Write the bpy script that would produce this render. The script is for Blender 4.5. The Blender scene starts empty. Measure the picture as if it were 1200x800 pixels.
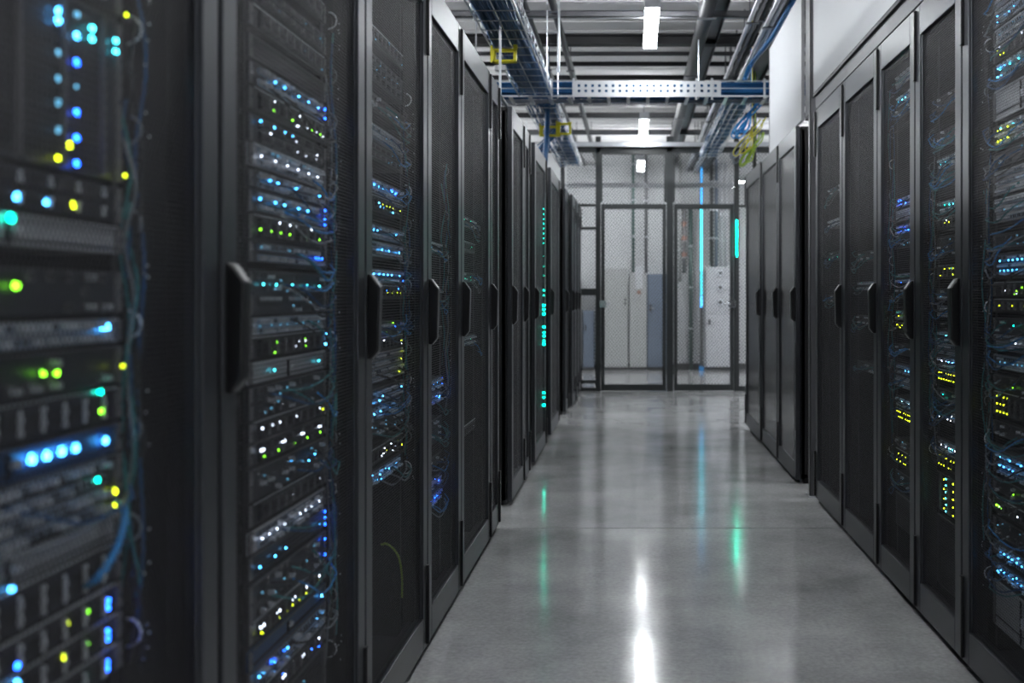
import bpy, math, random
import numpy as np
from math import sin, cos, pi
from mathutils import Vector
random.seed(7)
S = bpy.context.scene
COL = S.collection

# ------------------------------------------------------------------ camera, world, exposure
CAMH = 1.143
FPX = 1200.0
cam_d = bpy.data.cameras.new('camera'); cam = bpy.data.objects.new('camera', cam_d); COL.objects.link(cam)
cam.location = (0, 0, CAMH); cam.rotation_euler = (pi/2, 0, 0)
cam_d.sensor_width = 36; cam_d.lens = 36.0
cam_d.shift_x = -142/1200; cam_d.shift_y = -54/1200
cam_d.dof.use_dof = True; cam_d.dof.focus_distance = 3.9; cam_d.dof.aperture_fstop = 2.8
cam_d.clip_start = .05
S.camera = cam
w = bpy.data.worlds.new('world'); S.world = w; w.use_nodes = True
w.node_tree.nodes['Background'].inputs[0].default_value = (.6, .68, .8, 1)
w.node_tree.nodes['Background'].inputs[1].default_value = .05
S.view_settings.view_transform = 'Standard'; S.view_settings.look = 'None'
S.view_settings.gamma = 1; S.view_settings.use_curve_mapping = False
S.view_settings.exposure = 0.30
S.cycles.use_denoising = True
S.cycles.sample_clamp_indirect = 6
S.cycles.caustics_reflective = False; S.cycles.caustics_refractive = False
LAMP = 46.0; LAMP_SIDE = 105.0          # strength of the tube lights

# ------------------------------------------------------------------ materials
MATS = {}
def mat(name, col, rough=.5, metal=0, noise=None, bump=0, spec=.5, coat=0, emis=None, es=0, sample=True):
    if name in MATS: return MATS[name]
    m = bpy.data.materials.new(name); m.use_nodes = True; nt = m.node_tree; b = nt.nodes['Principled BSDF']
    b.inputs['Base Color'].default_value = (*col, 1); b.inputs['Roughness'].default_value = rough
    b.inputs['Metallic'].default_value = metal; b.inputs['Specular IOR Level'].default_value = spec
    b.inputs['Coat Weight'].default_value = coat
    if emis:
        b.inputs['Emission Color'].default_value = (*emis, 1); b.inputs['Emission Strength'].default_value = es
        if not sample: m.cycles.emission_sampling = 'NONE'
    if noise:
        sc_, amt = noise
        tc = nt.nodes.new('ShaderNodeTexCoord'); n = nt.nodes.new('ShaderNodeTexNoise'); n.inputs['Scale'].default_value = sc_; n.inputs['Detail'].default_value = 5
        nt.links.new(tc.outputs['Object'], n.inputs['Vector'])
        mx = nt.nodes.new('ShaderNodeMix'); mx.data_type = 'RGBA'
        mx.inputs['A'].default_value = (*[max(0, c*(1-amt)) for c in col], 1); mx.inputs['B'].default_value = (*[min(1, c*(1+amt)) for c in col], 1)
        nt.links.new(n.outputs['Fac'], mx.inputs['Factor']); nt.links.new(mx.outputs['Result'], b.inputs['Base Color'])
        if bump:
            bp = nt.nodes.new('ShaderNodeBump'); bp.inputs['Strength'].default_value = bump; bp.inputs['Distance'].default_value = .002
            nt.links.new(n.outputs['Fac'], bp.inputs['Height']); nt.links.new(bp.outputs[0], b.inputs['Normal'])
    MATS[name] = m; return m
M_black = mat('black_powder_coat', (.007, .007, .008), .45, noise=(40, .25))
M_inner = mat('cabinet_interior', (.006, .006, .008), .6, spec=.2)
M_strip = mat('interior_filler_black', (.004, .004, .005), .7, spec=.15)
M_frame = mat('graphite_door_steel', (.06, .063, .07), .36, .75, noise=(25, .08))
M_mesh = mat('perforated_black_steel', (.021, .020, .024), .40, .3, spec=.35)
M_handle = mat('black_handle_plastic', (.008, .008, .009), .3)
M_chrome = mat('chrome', (.6, .62, .65), .18, 1)
M_chass = mat('chassis_dark', (.014, .015, .018), .5, .4, noise=(60, .2))
M_face = mat('faceplate_dark', (.032, .036, .045), .4, .5, noise=(50, .2))
M_gray = mat('faceplate_grey', (.46, .48, .52), .42, .6, noise=(50, .15))
M_navy = mat('faceplate_navy', (.012, .06, .16), .4, .2)
M_silver = mat('brushed_silver', (.80, .84, .90), .35, .6)
M_port = mat('port_metal', (.45, .55, .68), .4, .6)
M_hole = mat('port_opening', (.006, .006, .008), .6)
M_steel = mat('galvanised_steel', (.55, .57, .60), .34, .85, noise=(12, .15))
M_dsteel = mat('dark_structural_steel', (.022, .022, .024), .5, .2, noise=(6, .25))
M_msteel = mat('mid_grey_steel', (.15, .15, .16), .45, .4, noise=(6, .2))
M_cage = mat('black_cage_paint', (.014, .017, .018), .4)
M_wire = mat('woven_wire', (.05, .055, .055), .5, .2)
M_bluecab = mat('blue_cable_jacket', (.005, .075, .21), .45, noise=(30, .3))
M_brblue = mat('bright_blue_cord', (.02, .27, .68), .4)
M_greycab = mat('grey_cable_jacket', (.22, .25, .28), .45)
M_blackcab = mat('black_cable_jacket', (.015, .015, .017), .45)
M_tealcab = mat('teal_cable_jacket', (.03, .22, .24), .45)
M_yel = mat('yellow_plastic', (.72, .66, .02), .45)
M_green = mat('green_cable_jacket', (.34, .52, .03), .45)
M_white = mat('white_panel_paint', (.60, .61, .63), .55, noise=(2, .03))
M_wall = mat('pale_wall_paint', (.50, .51, .52), .7, noise=(1.3, .04))
M_ceil = mat('painted_metal_deck', (.74, .73, .73), .75, noise=(1.1, .12))
M_beige = mat('pale_cabinet_enamel', (.37, .38, .38), .5)
M_lgrey = mat('light_grey_enamel', (.50, .51, .54), .5)
M_slate = mat('slate_blue_enamel', (.11, .14, .19), .5)
M_red = mat('red_brown_plastic', (.26, .14, .11), .5)
M_base = mat('dark_plinth', (.03, .03, .033), .6)
LEDC = dict(blue=((.01, .10, 1), 16), azure=((.06, .42, 1), 12), cyan=((.05, .70, .88), 10), teal=((0, .85, .55), 10),
            green=((.22, .9, .02), 7), yellow=((.62, .80, .01), 7), white=((.72, .82, 1), 6), dim=((.10, .35, .55), 1.6))
def led(c, k=1.0, sample=False):
    e, s = LEDC[c]
    return mat(f'{c}_light' + ('' if k == 1 else f'_{k}') + ('_s' if sample else ''), tuple(x*.3 for x in e), .4, emis=e, es=s*k, sample=sample)
M_tube = mat('lamp_diffuser', (.9, .9, .9), .5, emis=(.93, .97, 1), es=LAMP)
M_tube2 = mat('lamp_diffuser_side_aisle', (.9, .9, .9), .5, emis=(.93, .97, 1), es=LAMP_SIDE)

# polished concrete
mf = bpy.data.materials.new('polished_concrete'); mf.use_nodes = True; nt = mf.node_tree; b = nt.nodes['Principled BSDF']
tc = nt.nodes.new('ShaderNodeTexCoord')
def noise_node(scale, det=6, rough=.6, stretch=None):
    n = nt.nodes.new('ShaderNodeTexNoise'); n.inputs['Scale'].default_value = scale; n.inputs['Detail'].default_value = det; n.inputs['Roughness'].default_value = rough
    nt.links.new(tc.outputs['Object'], n.inputs['Vector']); return n
n1 = noise_node(1.6, 8, .62); n2 = noise_node(60, 3); n3 = noise_node(5.5, 5)
r1 = nt.nodes.new('ShaderNodeValToRGB'); r1.color_ramp.elements[0].position = .32; r1.color_ramp.elements[1].position = .70
r1.color_ramp.elements[0].color = (.29, .29, .295, 1); r1.color_ramp.elements[1].color = (.58, .58, .58, 1)
nt.links.new(n1.outputs['Fac'], r1.inputs[0])
mx = nt.nodes.new('ShaderNodeMix'); mx.data_type = 'RGBA'; mx.blend_type = 'OVERLAY'; mx.inputs['Factor'].default_value = .35
nt.links.new(r1.outputs[0], mx.inputs['A']); nt.links.new(n2.outputs['Fac'], mx.inputs['B']); nt.links.new(mx.outputs['Result'], b.inputs['Base Color'])
r2 = nt.nodes.new('ShaderNodeMapRange'); r2.inputs['From Min'].default_value = .3; r2.inputs['From Max'].default_value = .7
r2.inputs['To Min'].default_value = .09; r2.inputs['To Max'].default_value = .17
nt.links.new(n3.outputs['Fac'], r2.inputs['Value']); nt.links.new(r2.outputs[0], b.inputs['Roughness'])
b.inputs['Specular IOR Level'].default_value = .75
b.inputs['Coat Weight'].default_value = .12; b.inputs['Coat Roughness'].default_value = .06
bp = nt.nodes.new('ShaderNodeBump'); bp.inputs['Strength'].default_value = .10; bp.inputs['Distance'].default_value = .01
nt.links.new(n3.outputs['Fac'], bp.inputs['Height']); nt.links.new(bp.outputs[0], b.inputs['Normal'])
M_floor = mf

# ------------------------------------------------------------------ mesh helpers
class MB:
    def __init__(s): s.v = []; s.f = []; s.smooth = False
    def box(s, x0, x1, y0, y1, z0, z1):
        if x0 > x1: x0, x1 = x1, x0
        if y0 > y1: y0, y1 = y1, y0
        if z0 > z1: z0, z1 = z1, z0
        n = len(s.v)
        s.v += [(x0,y0,z0),(x1,y0,z0),(x1,y1,z0),(x0,y1,z0),(x0,y0,z1),(x1,y0,z1),(x1,y1,z1),(x0,y1,z1)]
        s.f += [tuple(n+i for i in q) for q in ((0,3,2,1),(4,5,6,7),(0,1,5,4),(1,2,6,5),(2,3,7,6),(3,0,4,7))]
        return s
    def tube(s, path, r, n=6, cap=True):
        P = [Vector(p) for p in path]; m = len(P); base = len(s.v); up = None
        for i, p in enumerate(P):
            d = (P[min(i+1, m-1)] - P[max(i-1, 0)])
            if d.length < 1e-9: d = Vector((0,0,1))
            d.normalize()
            if up is None:
                up = Vector((0,0,1)) if abs(d.z) < .9 else Vector((1,0,0))
            a = d.cross(up)
            if a.length < 1e-4: a = d.cross(Vector((0,1,0)))
            a.normalize(); bb = a.cross(d).normalized(); up = bb
            for k in range(n):
                t = 2*pi*k/n; q = p + a*(r*cos(t)) + bb*(r*sin(t)); s.v.append(tuple(q))
        for i in range(m-1):
            for k in range(n):
                k2 = (k+1) % n
                s.f.append((base+i*n+k, base+i*n+k2, base+(i+1)*n+k2, base+(i+1)*n+k))
        if cap:
            s.f.append(tuple(base+k for k in range(n))[::-1]); s.f.append(tuple(base+(m-1)*n+k for k in range(n)))
        return s
    def disc(s, x, y, z, r, d=.0015, n=8):       # short stud facing -y
        return s.tube([(x, y, z), (x, y-d, z)], r, n)
    def extrude_x(s, prof, x0, x1):              # closed profile in (y,z) extruded along x
        n = len(s.v); m = len(prof)
        s.v += [(x0, p[0], p[1]) for p in prof] + [(x1, p[0], p[1]) for p in prof]
        for i in range(m):
            j = (i+1) % m; s.f.append((n+i, n+j, n+m+j, n+m+i))
        s.f.append(tuple(n+i for i in range(m))[::-1]); s.f.append(tuple(n+m+i for i in range(m)))
        return s
    def mesh(s, name, m, smooth=False):
        me = bpy.data.meshes.new(name); me.from_pydata(s.v, [], s.f); me.materials.append(m)
        import bmesh
        bm = bmesh.new(); bm.from_mesh(me); bmesh.ops.recalc_face_normals(bm, faces=bm.faces); bm.to_mesh(me); bm.free()
        if smooth: me.shade_smooth()
        return me
    def build(s, name, m, parent=None, bevel=0, smooth=False):
        return link(name, s.mesh(name, m, smooth), parent, bevel)
def link(name, me, parent=None, bevel=0):
    o = bpy.data.objects.new(name, me); COL.objects.link(o)
    if parent is not None: o.parent = parent
    if bevel:
        bv = o.modifiers.new('bevel', 'BEVEL'); bv.width = bevel; bv.segments = 2; bv.limit_method = 'ANGLE'
    return o
def B(name, m, dims, parent=None, bevel=0): return MB().box(*dims).build(name, m, parent, bevel)
def thing(name, label, cat, loc=(0,0,0), rz=0, group=None):
    o = bpy.data.objects.new(name, None); COL.objects.link(o); o.location = loc; o.rotation_euler = (0,0,rz); o.empty_display_size = .1
    return tag(o, label, cat, group)
def tag(o, label=None, cat=None, group=None, kind=None):
    if label: o['label'] = label
    if cat: o['category'] = cat
    if group: o['group'] = group
    if kind: o['kind'] = kind
    return o
def struct(o, label=None, cat=None): 
    o['kind'] = 'structure'
    if label: o['label'] = label
    if cat: o['category'] = cat
    return o

# ------------------------------------------------------------------ the room
CEIL = 3.45; BACK = 15.85; WL = -4.6; WR = 5.2; YN = -3.0
JO = 5.03
struct(B('floor', M_floor, (WL, WR, YN, JO-.005, -.1, 0)), 'polished grey concrete floor slab in front of the saw-cut joint', 'floor')
struct(B('floor', M_floor, (WL, WR, JO+.005, BACK, -.1, 0)), 'polished grey concrete floor slab beyond the saw-cut joint', 'floor')
struct(B('trim_1', M_base, (WL, WR, JO-.005, JO+.005, -.1, -.004)), 'thin dark saw-cut joint across the concrete floor', 'joint')
struct(B('wall_back', M_wall, (WL, WR, BACK, BACK+.12, -.1, CEIL)), 'pale painted wall behind the wire cage', 'wall')
struct(B('wall_left', M_wall, (WL-.12, WL, YN, BACK+.12, -.1, CEIL)), 'pale wall beyond the left cabinet row', 'wall')
struct(B('wall_right', M_wall, (WR, WR+.12, YN, BACK+.12, -.1, CEIL)), 'pale wall beyond the right cabinet row', 'wall')
struct(B('wall_front', M_wall, (WL-.12, WR+.12, YN-.12, YN, -.1, CEIL)), 'pale wall behind the viewpoint', 'wall')
ce = struct(B('ceiling', M_ceil, (WL-.12, WR+.12, YN-.12, BACK+.12, CEIL, CEIL+.12)), 'painted metal deck ceiling above the open steelwork', 'ceiling')
m = MB()
for i in range(62):
    y = YN+.2+i*.30; m.box(WL, WR, y, y+.11, CEIL-.012, CEIL+.01)
tag(m.build('deck_rib', M_ceil, ce), kind='stuff')
struct(B('baseboard_back', M_base, (WL, WR, BACK-.02, BACK, 0, .09)), 'dark baseboard under the back wall', 'baseboard')

# ceiling steel: cross beams (along x) and long runs (along y)
def zy(y, Y): return Y*FPX/(346-y)
beams = [  # name, label, y pixel, world height above camera, thickness z, thickness y, material
 ('cross_strut', 'slim grey steel strut spanning the ceiling nearest the viewer', 17, 2.00, .045, .045, M_msteel),
 ('ceiling_beam', 'thick dark steel beam crossing behind the nearest tube lamp', 47, 2.06, .085, .10, M_dsteel),
 ('cross_strut', 'thin grey strut just beyond the thick dark beam', 63, 2.10, .03, .04, M_msteel),
 ('cross_strut', 'thin dark strut second beyond the thick dark beam', 75, 2.12, .035, .04, M_dsteel),
 ('cross_strut', 'dark strut above the crossing perforated tray', 91, 2.12, .04, .05, M_dsteel),
 ('cross_strut', 'thin grey strut just below and beyond the crossing tray', 122, 2.10, .035, .05, M_msteel),
 ('cross_strut', 'black strut crossing behind the second tube lamp', 135, 2.10, .055, .06, M_dsteel),
 ('cross_strut', 'grey steel strut highest of those over the cage door', 155, 2.02, .06, .05, M_msteel),
]
for nm, lb, y, Y, tz, ty, mm in beams:
    D = zy(y, Y); zc = CAMH+Y
    mb = MB()
    if mm is M_dsteel and ty > .08:      # I-beam
        mb.box(WL, WR, D-ty/2, D+ty/2, zc-tz/2, zc-tz/2+.012); mb.box(WL, WR, D-ty/2, D+ty/2, zc+tz/2-.012, zc+tz/2); mb.box(WL, WR, D-.006, D+.006, zc-tz/2, zc+tz/2)
    else:                                # C strut: web and two lips
        mb.box(WL, WR, D-ty/2, D-ty/2+.006, zc-tz/2, zc+tz/2); mb.box(WL, WR, D-ty/2, D+ty/2, zc-tz/2, zc-tz/2+.006); mb.box(WL, WR, D-ty/2, D+ty/2, zc+tz/2-.006, zc+tz/2)
    o = mb.build(nm, mm); tag(o, lb, 'beam')
    for xx in (-3.2, -1.9, .9, 2.4, 3.9): B('hanger_rod', M_msteel, (xx-.006, xx+.006, D-.006, D+.006, zc+tz/2-.004, CEIL+.01), o)
runs = [ # x/Y ratio at left, right; Y; round?; label ; material
 ('ceiling_pipe', 'wide dark pipe running down the ceiling right of the lamps', .259, 2.00, .055, M_dsteel, True),
 ('ceiling_channel', 'grey steel channel alongside the wide dark pipe', .300, 2.06, .05, M_msteel, False),
 ('ceiling_pipe', 'brown-black pipe running away left of the lamps', -.275, 2.02, .028, M_dsteel, True),
 ('ceiling_pipe', 'thin dark conduit between left cable tray and brown-black pipe', -.372, 2.02, .018, M_dsteel, True),
 ('ceiling_conduit', 'galvanised conduit leftmost of the bundle above right cabinets', .425, 1.93, .016, M_steel, True),
 ('ceiling_conduit', 'grey conduit second from left in bundle above right cabinets', .446, 1.93, .016, M_msteel, True),
 ('ceiling_conduit', 'dark conduit third from left in bundle above right cabinets', .466, 1.95, .018, M_dsteel, True),
 ('ceiling_conduit', 'bright galvanised conduit fourth from left above right cabinets', .492, 1.90, .017, M_steel, True),
 ('ceiling_conduit', 'bright galvanised conduit fifth from left above right cabinets', .512, 1.90, .015, M_steel, True),
 ('ceiling_channel', 'deep dark channel beside the white blanking panels', .55, 1.95, .07, M_dsteel, False),
]
for nm, lb, rt, Y, r, mm, rnd in runs:
    x = rt*Y; z = CAMH+Y
    mb = MB()
    if rnd: mb.tube([(x, 1.0, z), (x, BACK, z)], r, 12)
    else:
        mb.box(x-r, x+r, 1, BACK, z-.006, z); mb.box(x-r, x-r+.006, 1, BACK, z-.05, z+.05); mb.box(x+r-.006, x+r, 1, BACK, z-.05, z+.05)
    o = mb.build(nm, mm, smooth=rnd); tag(o, lb, 'pipe' if rnd else 'channel')
    for yy in (3.1, 5.3, 7.2, 9.1, 11.3, 13.6):
        if rnd: B('pipe_clamp', M_msteel, (x-r-.01, x+r+.01, yy-.02, yy+.02, z-r-.006, z-r+.002), o)
        B('hanger_rod', M_msteel, (x-.004, x+.004, yy-.004, yy+.004, z, CEIL+.005), o)

# ------------------------------------------------------------------ tube lamps
def lamp(x, y, z, L, label, wdt=.095, tm=M_tube):
    t = thing('tube_lamp', label, 'ceiling light', (x, y, z), 0, 'tube lamps hung down the room')
    MB().box(-.022, .022, 0, L, .030, .075).build('lamp_housing', M_lgrey, t, .004)
    for sx in (-1, 1):
        MB().tube([(sx*wdt*.25, .02, .02), (sx*wdt*.25, L-.02, .02)], wdt*.24, 12).build('lamp_tube', tm, t, smooth=True)
    for yy in (-.006, L-.016): B('end_cap', M_lgrey, (-wdt/2-.004, wdt/2+.004, yy, yy+.022, -.004, .075), t, .003)
    for yy in (.2, L-.2): MB().tube([(0, yy, .07), (0, yy, CEIL-z+.002)], .004, 6).build('hanger_wire', M_msteel, t)
LZ = CAMH+1.85
lamp(.125, 6.56, LZ, 1.13, 'nearest bright tube lamp, hanging above the crossing cable tray')
lamp(.118, 10.75, LZ, 1.25, 'second tube lamp, hanging just above the cage door frame')
lamp(.112, 14.05, LZ, 1.25, 'third tube lamp, seen through the wire mesh of the cage')
lamp(1.45, 13.6, CAMH+1.52, .9, 'small tube lamp beside the far end of the right cabinets')
for i, yy in enumerate((-.4, 3.0)):
    lamp(.125, yy, LZ, 1.25, ['tube lamp over the aisle behind the viewpoint', 'tube lamp over the aisle above the nearest cabinets'][i])
for xx, sd in ((-2.7, 'left'), (3.3, 'right')):
    for yy, wh in ((1.2, 'first'), (5.2, 'second'), (9.2, 'third'), (13.2, 'last')):
        lamp(xx, yy, LZ+.1, 1.4, f'{wh} tube lamp over the neighbouring aisle on the {sd}', .12, M_tube2)

# ------------------------------------------------------------------ perforated sheet (real holes)
def perforated(name, W, H, p=.009, hole=.81, t=.0004, m=M_mesh):
    rh = p*math.sqrt(3)/2; nx = int(round(W/p)); nz = int(round(H/rh))
    ang = np.radians(90+60*np.arange(6)); R = p/math.sqrt(3)
    ii, jj = np.meshgrid(np.arange(nx), np.arange(nz))
    cx = (ii + .5*(jj % 2)).ravel()*p + p*.25; cz = jj.ravel()*rh + rh/2
    n = cx.size; V = np.zeros((n, 18, 3))
    for k in range(6):
        ca, sa = np.cos(ang[k]), np.sin(ang[k])
        V[:, k, 0] = cx+R*ca; V[:, k, 2] = cz+R*sa
        for q, yy in ((1, 0), (2, t)):
            V[:, 6*q+k, 0] = cx+R*hole*ca; V[:, 6*q+k, 2] = cz+R*hole*sa; V[:, 6*q+k, 1] = yy
    base = np.arange(n)[:, None, None]*18; q = []
    for k in range(6):
        k2 = (k+1) % 6
        q.append([k, k2, 6+k2, 6+k]); q.append([6+k, 6+k2, 12+k2, 12+k])
    F = (base + np.array(q)[None]).reshape(-1, 4)
    me = bpy.data.meshes.new(name); nv = n*18; nf = len(F)
    me.vertices.add(nv); me.vertices.foreach_set('co', V.reshape(-1).astype(np.float32))
    me.loops.add(nf*4); me.loops.foreach_set('vertex_index', F.reshape(-1).astype(np.int32))
    me.polygons.add(nf); me.polygons.foreach_set('loop_start', (np.arange(nf)*4).astype(np.int32)); me.polygons.foreach_set('loop_total', np.full(nf, 4, np.int32))
    me.materials.append(m); me.update(); return me
H_CAB = 2.17
PZ0, PZ1 = .125, H_CAB-.105
PAN = {'wide': (perforated('perforated_panel', .60, PZ1-PZ0+.01), .604), 'mid': (perforated('perforated_panel', .46, PZ1-PZ0+.01), .464), 'slim': (perforated('perforated_panel', .15, PZ1-PZ0+.01), .154)}

MESHCACHE = {}
def cached(key, fn):
    if key not in MESHCACHE: MESHCACHE[key] = fn()
    return MESHCACHE[key]

class Frame:     # a cabinet's local frame: x along the row, y into the cabinet, z up
    def __init__(s, side, X, Y0, Y1):
        s.side, s.X, s.Y0, s.Y1, s.w = side, X, Y0, Y1, Y1-Y0
        s.loc = (X, Y0, 0) if side < 0 else (X, Y1, 0); s.rz = pi/2 if side < 0 else -pi/2
    def lx(s, Y): return Y-s.Y0 if s.side < 0 else s.Y1-Y
    def world(s, lx, ly, z): return (s.X-ly, s.Y0+lx, z) if s.side < 0 else (s.X+ly, s.Y1-lx, z)

def cabinet(side, X, Y0, Y1, label, style='mesh', depth=1.0, sill=.0, name='server_cabinet', stile=.062, handle=True):
    F = Frame(side, X, Y0, Y1); w = F.w-.006; H = H_CAB
    t = thing(name, label, 'cabinet', F.loc, F.rz, 'server cabinets along the aisle')
    key = round(w, 3)
    B('side_panel', M_black, (.003, .020, .035, depth, .03, H-.02), t, .002)
    B('side_panel', M_black, (w-.020, w-.003, .035, depth, .03, H-.02), t, .002)
    B('top_panel', M_black, (.002, w-.002, .030, depth, H-.024, H-.002), t, .002)
    B('back_panel', M_inner, (.02, w-.02, depth-.02, depth, .03, H-.02), t)
    B('bottom_panel', M_black, (.003, w-.003, .035, depth, .03, .06), t)
    B('plinth', M_hole, (.02, w-.02, .05, depth-.05, 0, .03), t)
    # front posts and cross rails, part of the carcass
    mb = MB(); fw = min(.035, w*.1)
    mb.box(.003, fw, .034, .056, .03, H-.02).box(w-fw, w-.003, .034, .056, .03, H-.02).box(fw, w-fw, .034, .056, .03, .11).box(fw, w-fw, .034, .056, H-.10, H-.02)
    mb.build('carcass_frame', M_black, t)
    # door
    st = min(stile, w*.3); z0, z1 = .026, H; d0, d1 = 0, .026
    mb = MB()
    mb.box(.002, st, d0, d1, z0, z1).box(w-st, w-.002, d0, d1, z0, z1).box(st, w-st, d0, d1, z0, PZ0+.004).box(st, w-st, d0, d1, PZ1-.004, z1)
    mb.box(st, st+.006, .006, d1, PZ0, PZ1).box(w-st-.006, w-st, .006, d1, PZ0, PZ1)
    dr = mb.build('door', M_frame, t, .0035)
    pw = w-2*st
    if style == 'glass':
        B('door_panel', mat('smoked_panel', (.006, .006, .007), .22, spec=.4), (st-.002, w-st+.002, .010, .014, PZ0, PZ1), dr)
    else:
        k = 'wide' if pw > .55 else ('mid' if pw > .25 else 'slim'); me, ref = PAN[k]
        o = link('perforated_panel', me, dr); o.location = (st-.002, .011, PZ0-.004); o.scale = ((pw+.004)/ref, 1, 1)
    near = 1 if side > 0 else 0
    hx = (w-st*.5) if near else st*.5; hs = -1 if near else 1
    # swing handle: tapered wedge with chamfered top end
    if handle:
        def hm():
            mb = MB(); prof = [(.002, .985), (-.010, .985), (-.026, 1.005), (-.030, 1.165), (-.008, 1.196), (.002, 1.196)]
            mb.extrude_x(prof, -.017, .017); return mb.mesh('handle', M_handle)
        o = link('handle', cached('handle', hm), dr, .004); o.location = (hx, 0, 0)
        def lm(): return MB().tube([(0, -.014, 1.003), (0, -.014, 1.006), (0, -.014, 1.028), (0, -.014, 1.031)], .0065, 10).mesh('lock_barrel', M_chrome)
        o = link('lock_barrel', cached('lock', lm), dr, 0); o.location = (hx+hs*.016, 0, 0)
    # long hinge covers on the far edge, top and bottom
    fx = .004 if near else w-.004
    def hg(): 
        mb = MB(); mb.box(-.009, .009, -.010, .02, 0, .25); return mb.mesh('hinge', M_handle)
    for zz in (.035, H-.262):
        o = link('hinge', cached('hinge', hg), dr, .003); o.location = (fx+(.006 if near else -.006), 0, zz)
    # feet
    for fx2 in (.05, w-.05):
        MB().tube([(fx2, .045, 0), (fx2, .045, .032)], .014, 8).build('levelling_foot', M_msteel, t)
    F.thing = t; return F

# ------------------------------------------------------------------ rack equipment
FACE = .062          # depth of the equipment faces behind the door plane
EW = .478            # width over the mounting ears
ORD = ['topmost', 'second', 'third', 'fourth', 'fifth', 'sixth', 'seventh', 'eighth', 'ninth', 'tenth', 'eleventh', 'twelfth', 'thirteenth', 'fourteenth', 'fifteenth', 'sixteenth', 'seventeenth', 'eighteenth', 'nineteenth', 'twentieth',
       'twenty-first', 'twenty-second', 'twenty-third', 'twenty-fourth', 'twenty-fifth', 'twenty-sixth', 'twenty-seventh', 'twenty-eighth', 'twenty-ninth', 'thirtieth']
A0F = [True]
CORDS = [M_brblue, M_greycab, M_blackcab, M_tealcab, M_bluecab]
def put_leds(t, specs, E, kf=1.0, single=False, ly=-.004):
    """specs: list of (colour, e, z, r) in the unit's own frame"""
    if single:
        for c, e, z, r in specs:
            o = link('indicator_light', cached(('led', c, r), lambda: MB().disc(0, 0, 0, r, .003, 10).mesh('indicator_light', led(c, kf))), t); o.location = (E(e), ly, z)
        return
    by = {}
    for c, e, z, r in specs: by.setdefault(c, []).append((e, z, r))
    for c, L in by.items():
        mb = MB()
        for e, z, r in L: mb.disc(E(e), ly, z, r, .0022, 7)
        tag(mb.build('indicator_lights', led(c, kf), t), kind='stuff')

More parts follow.
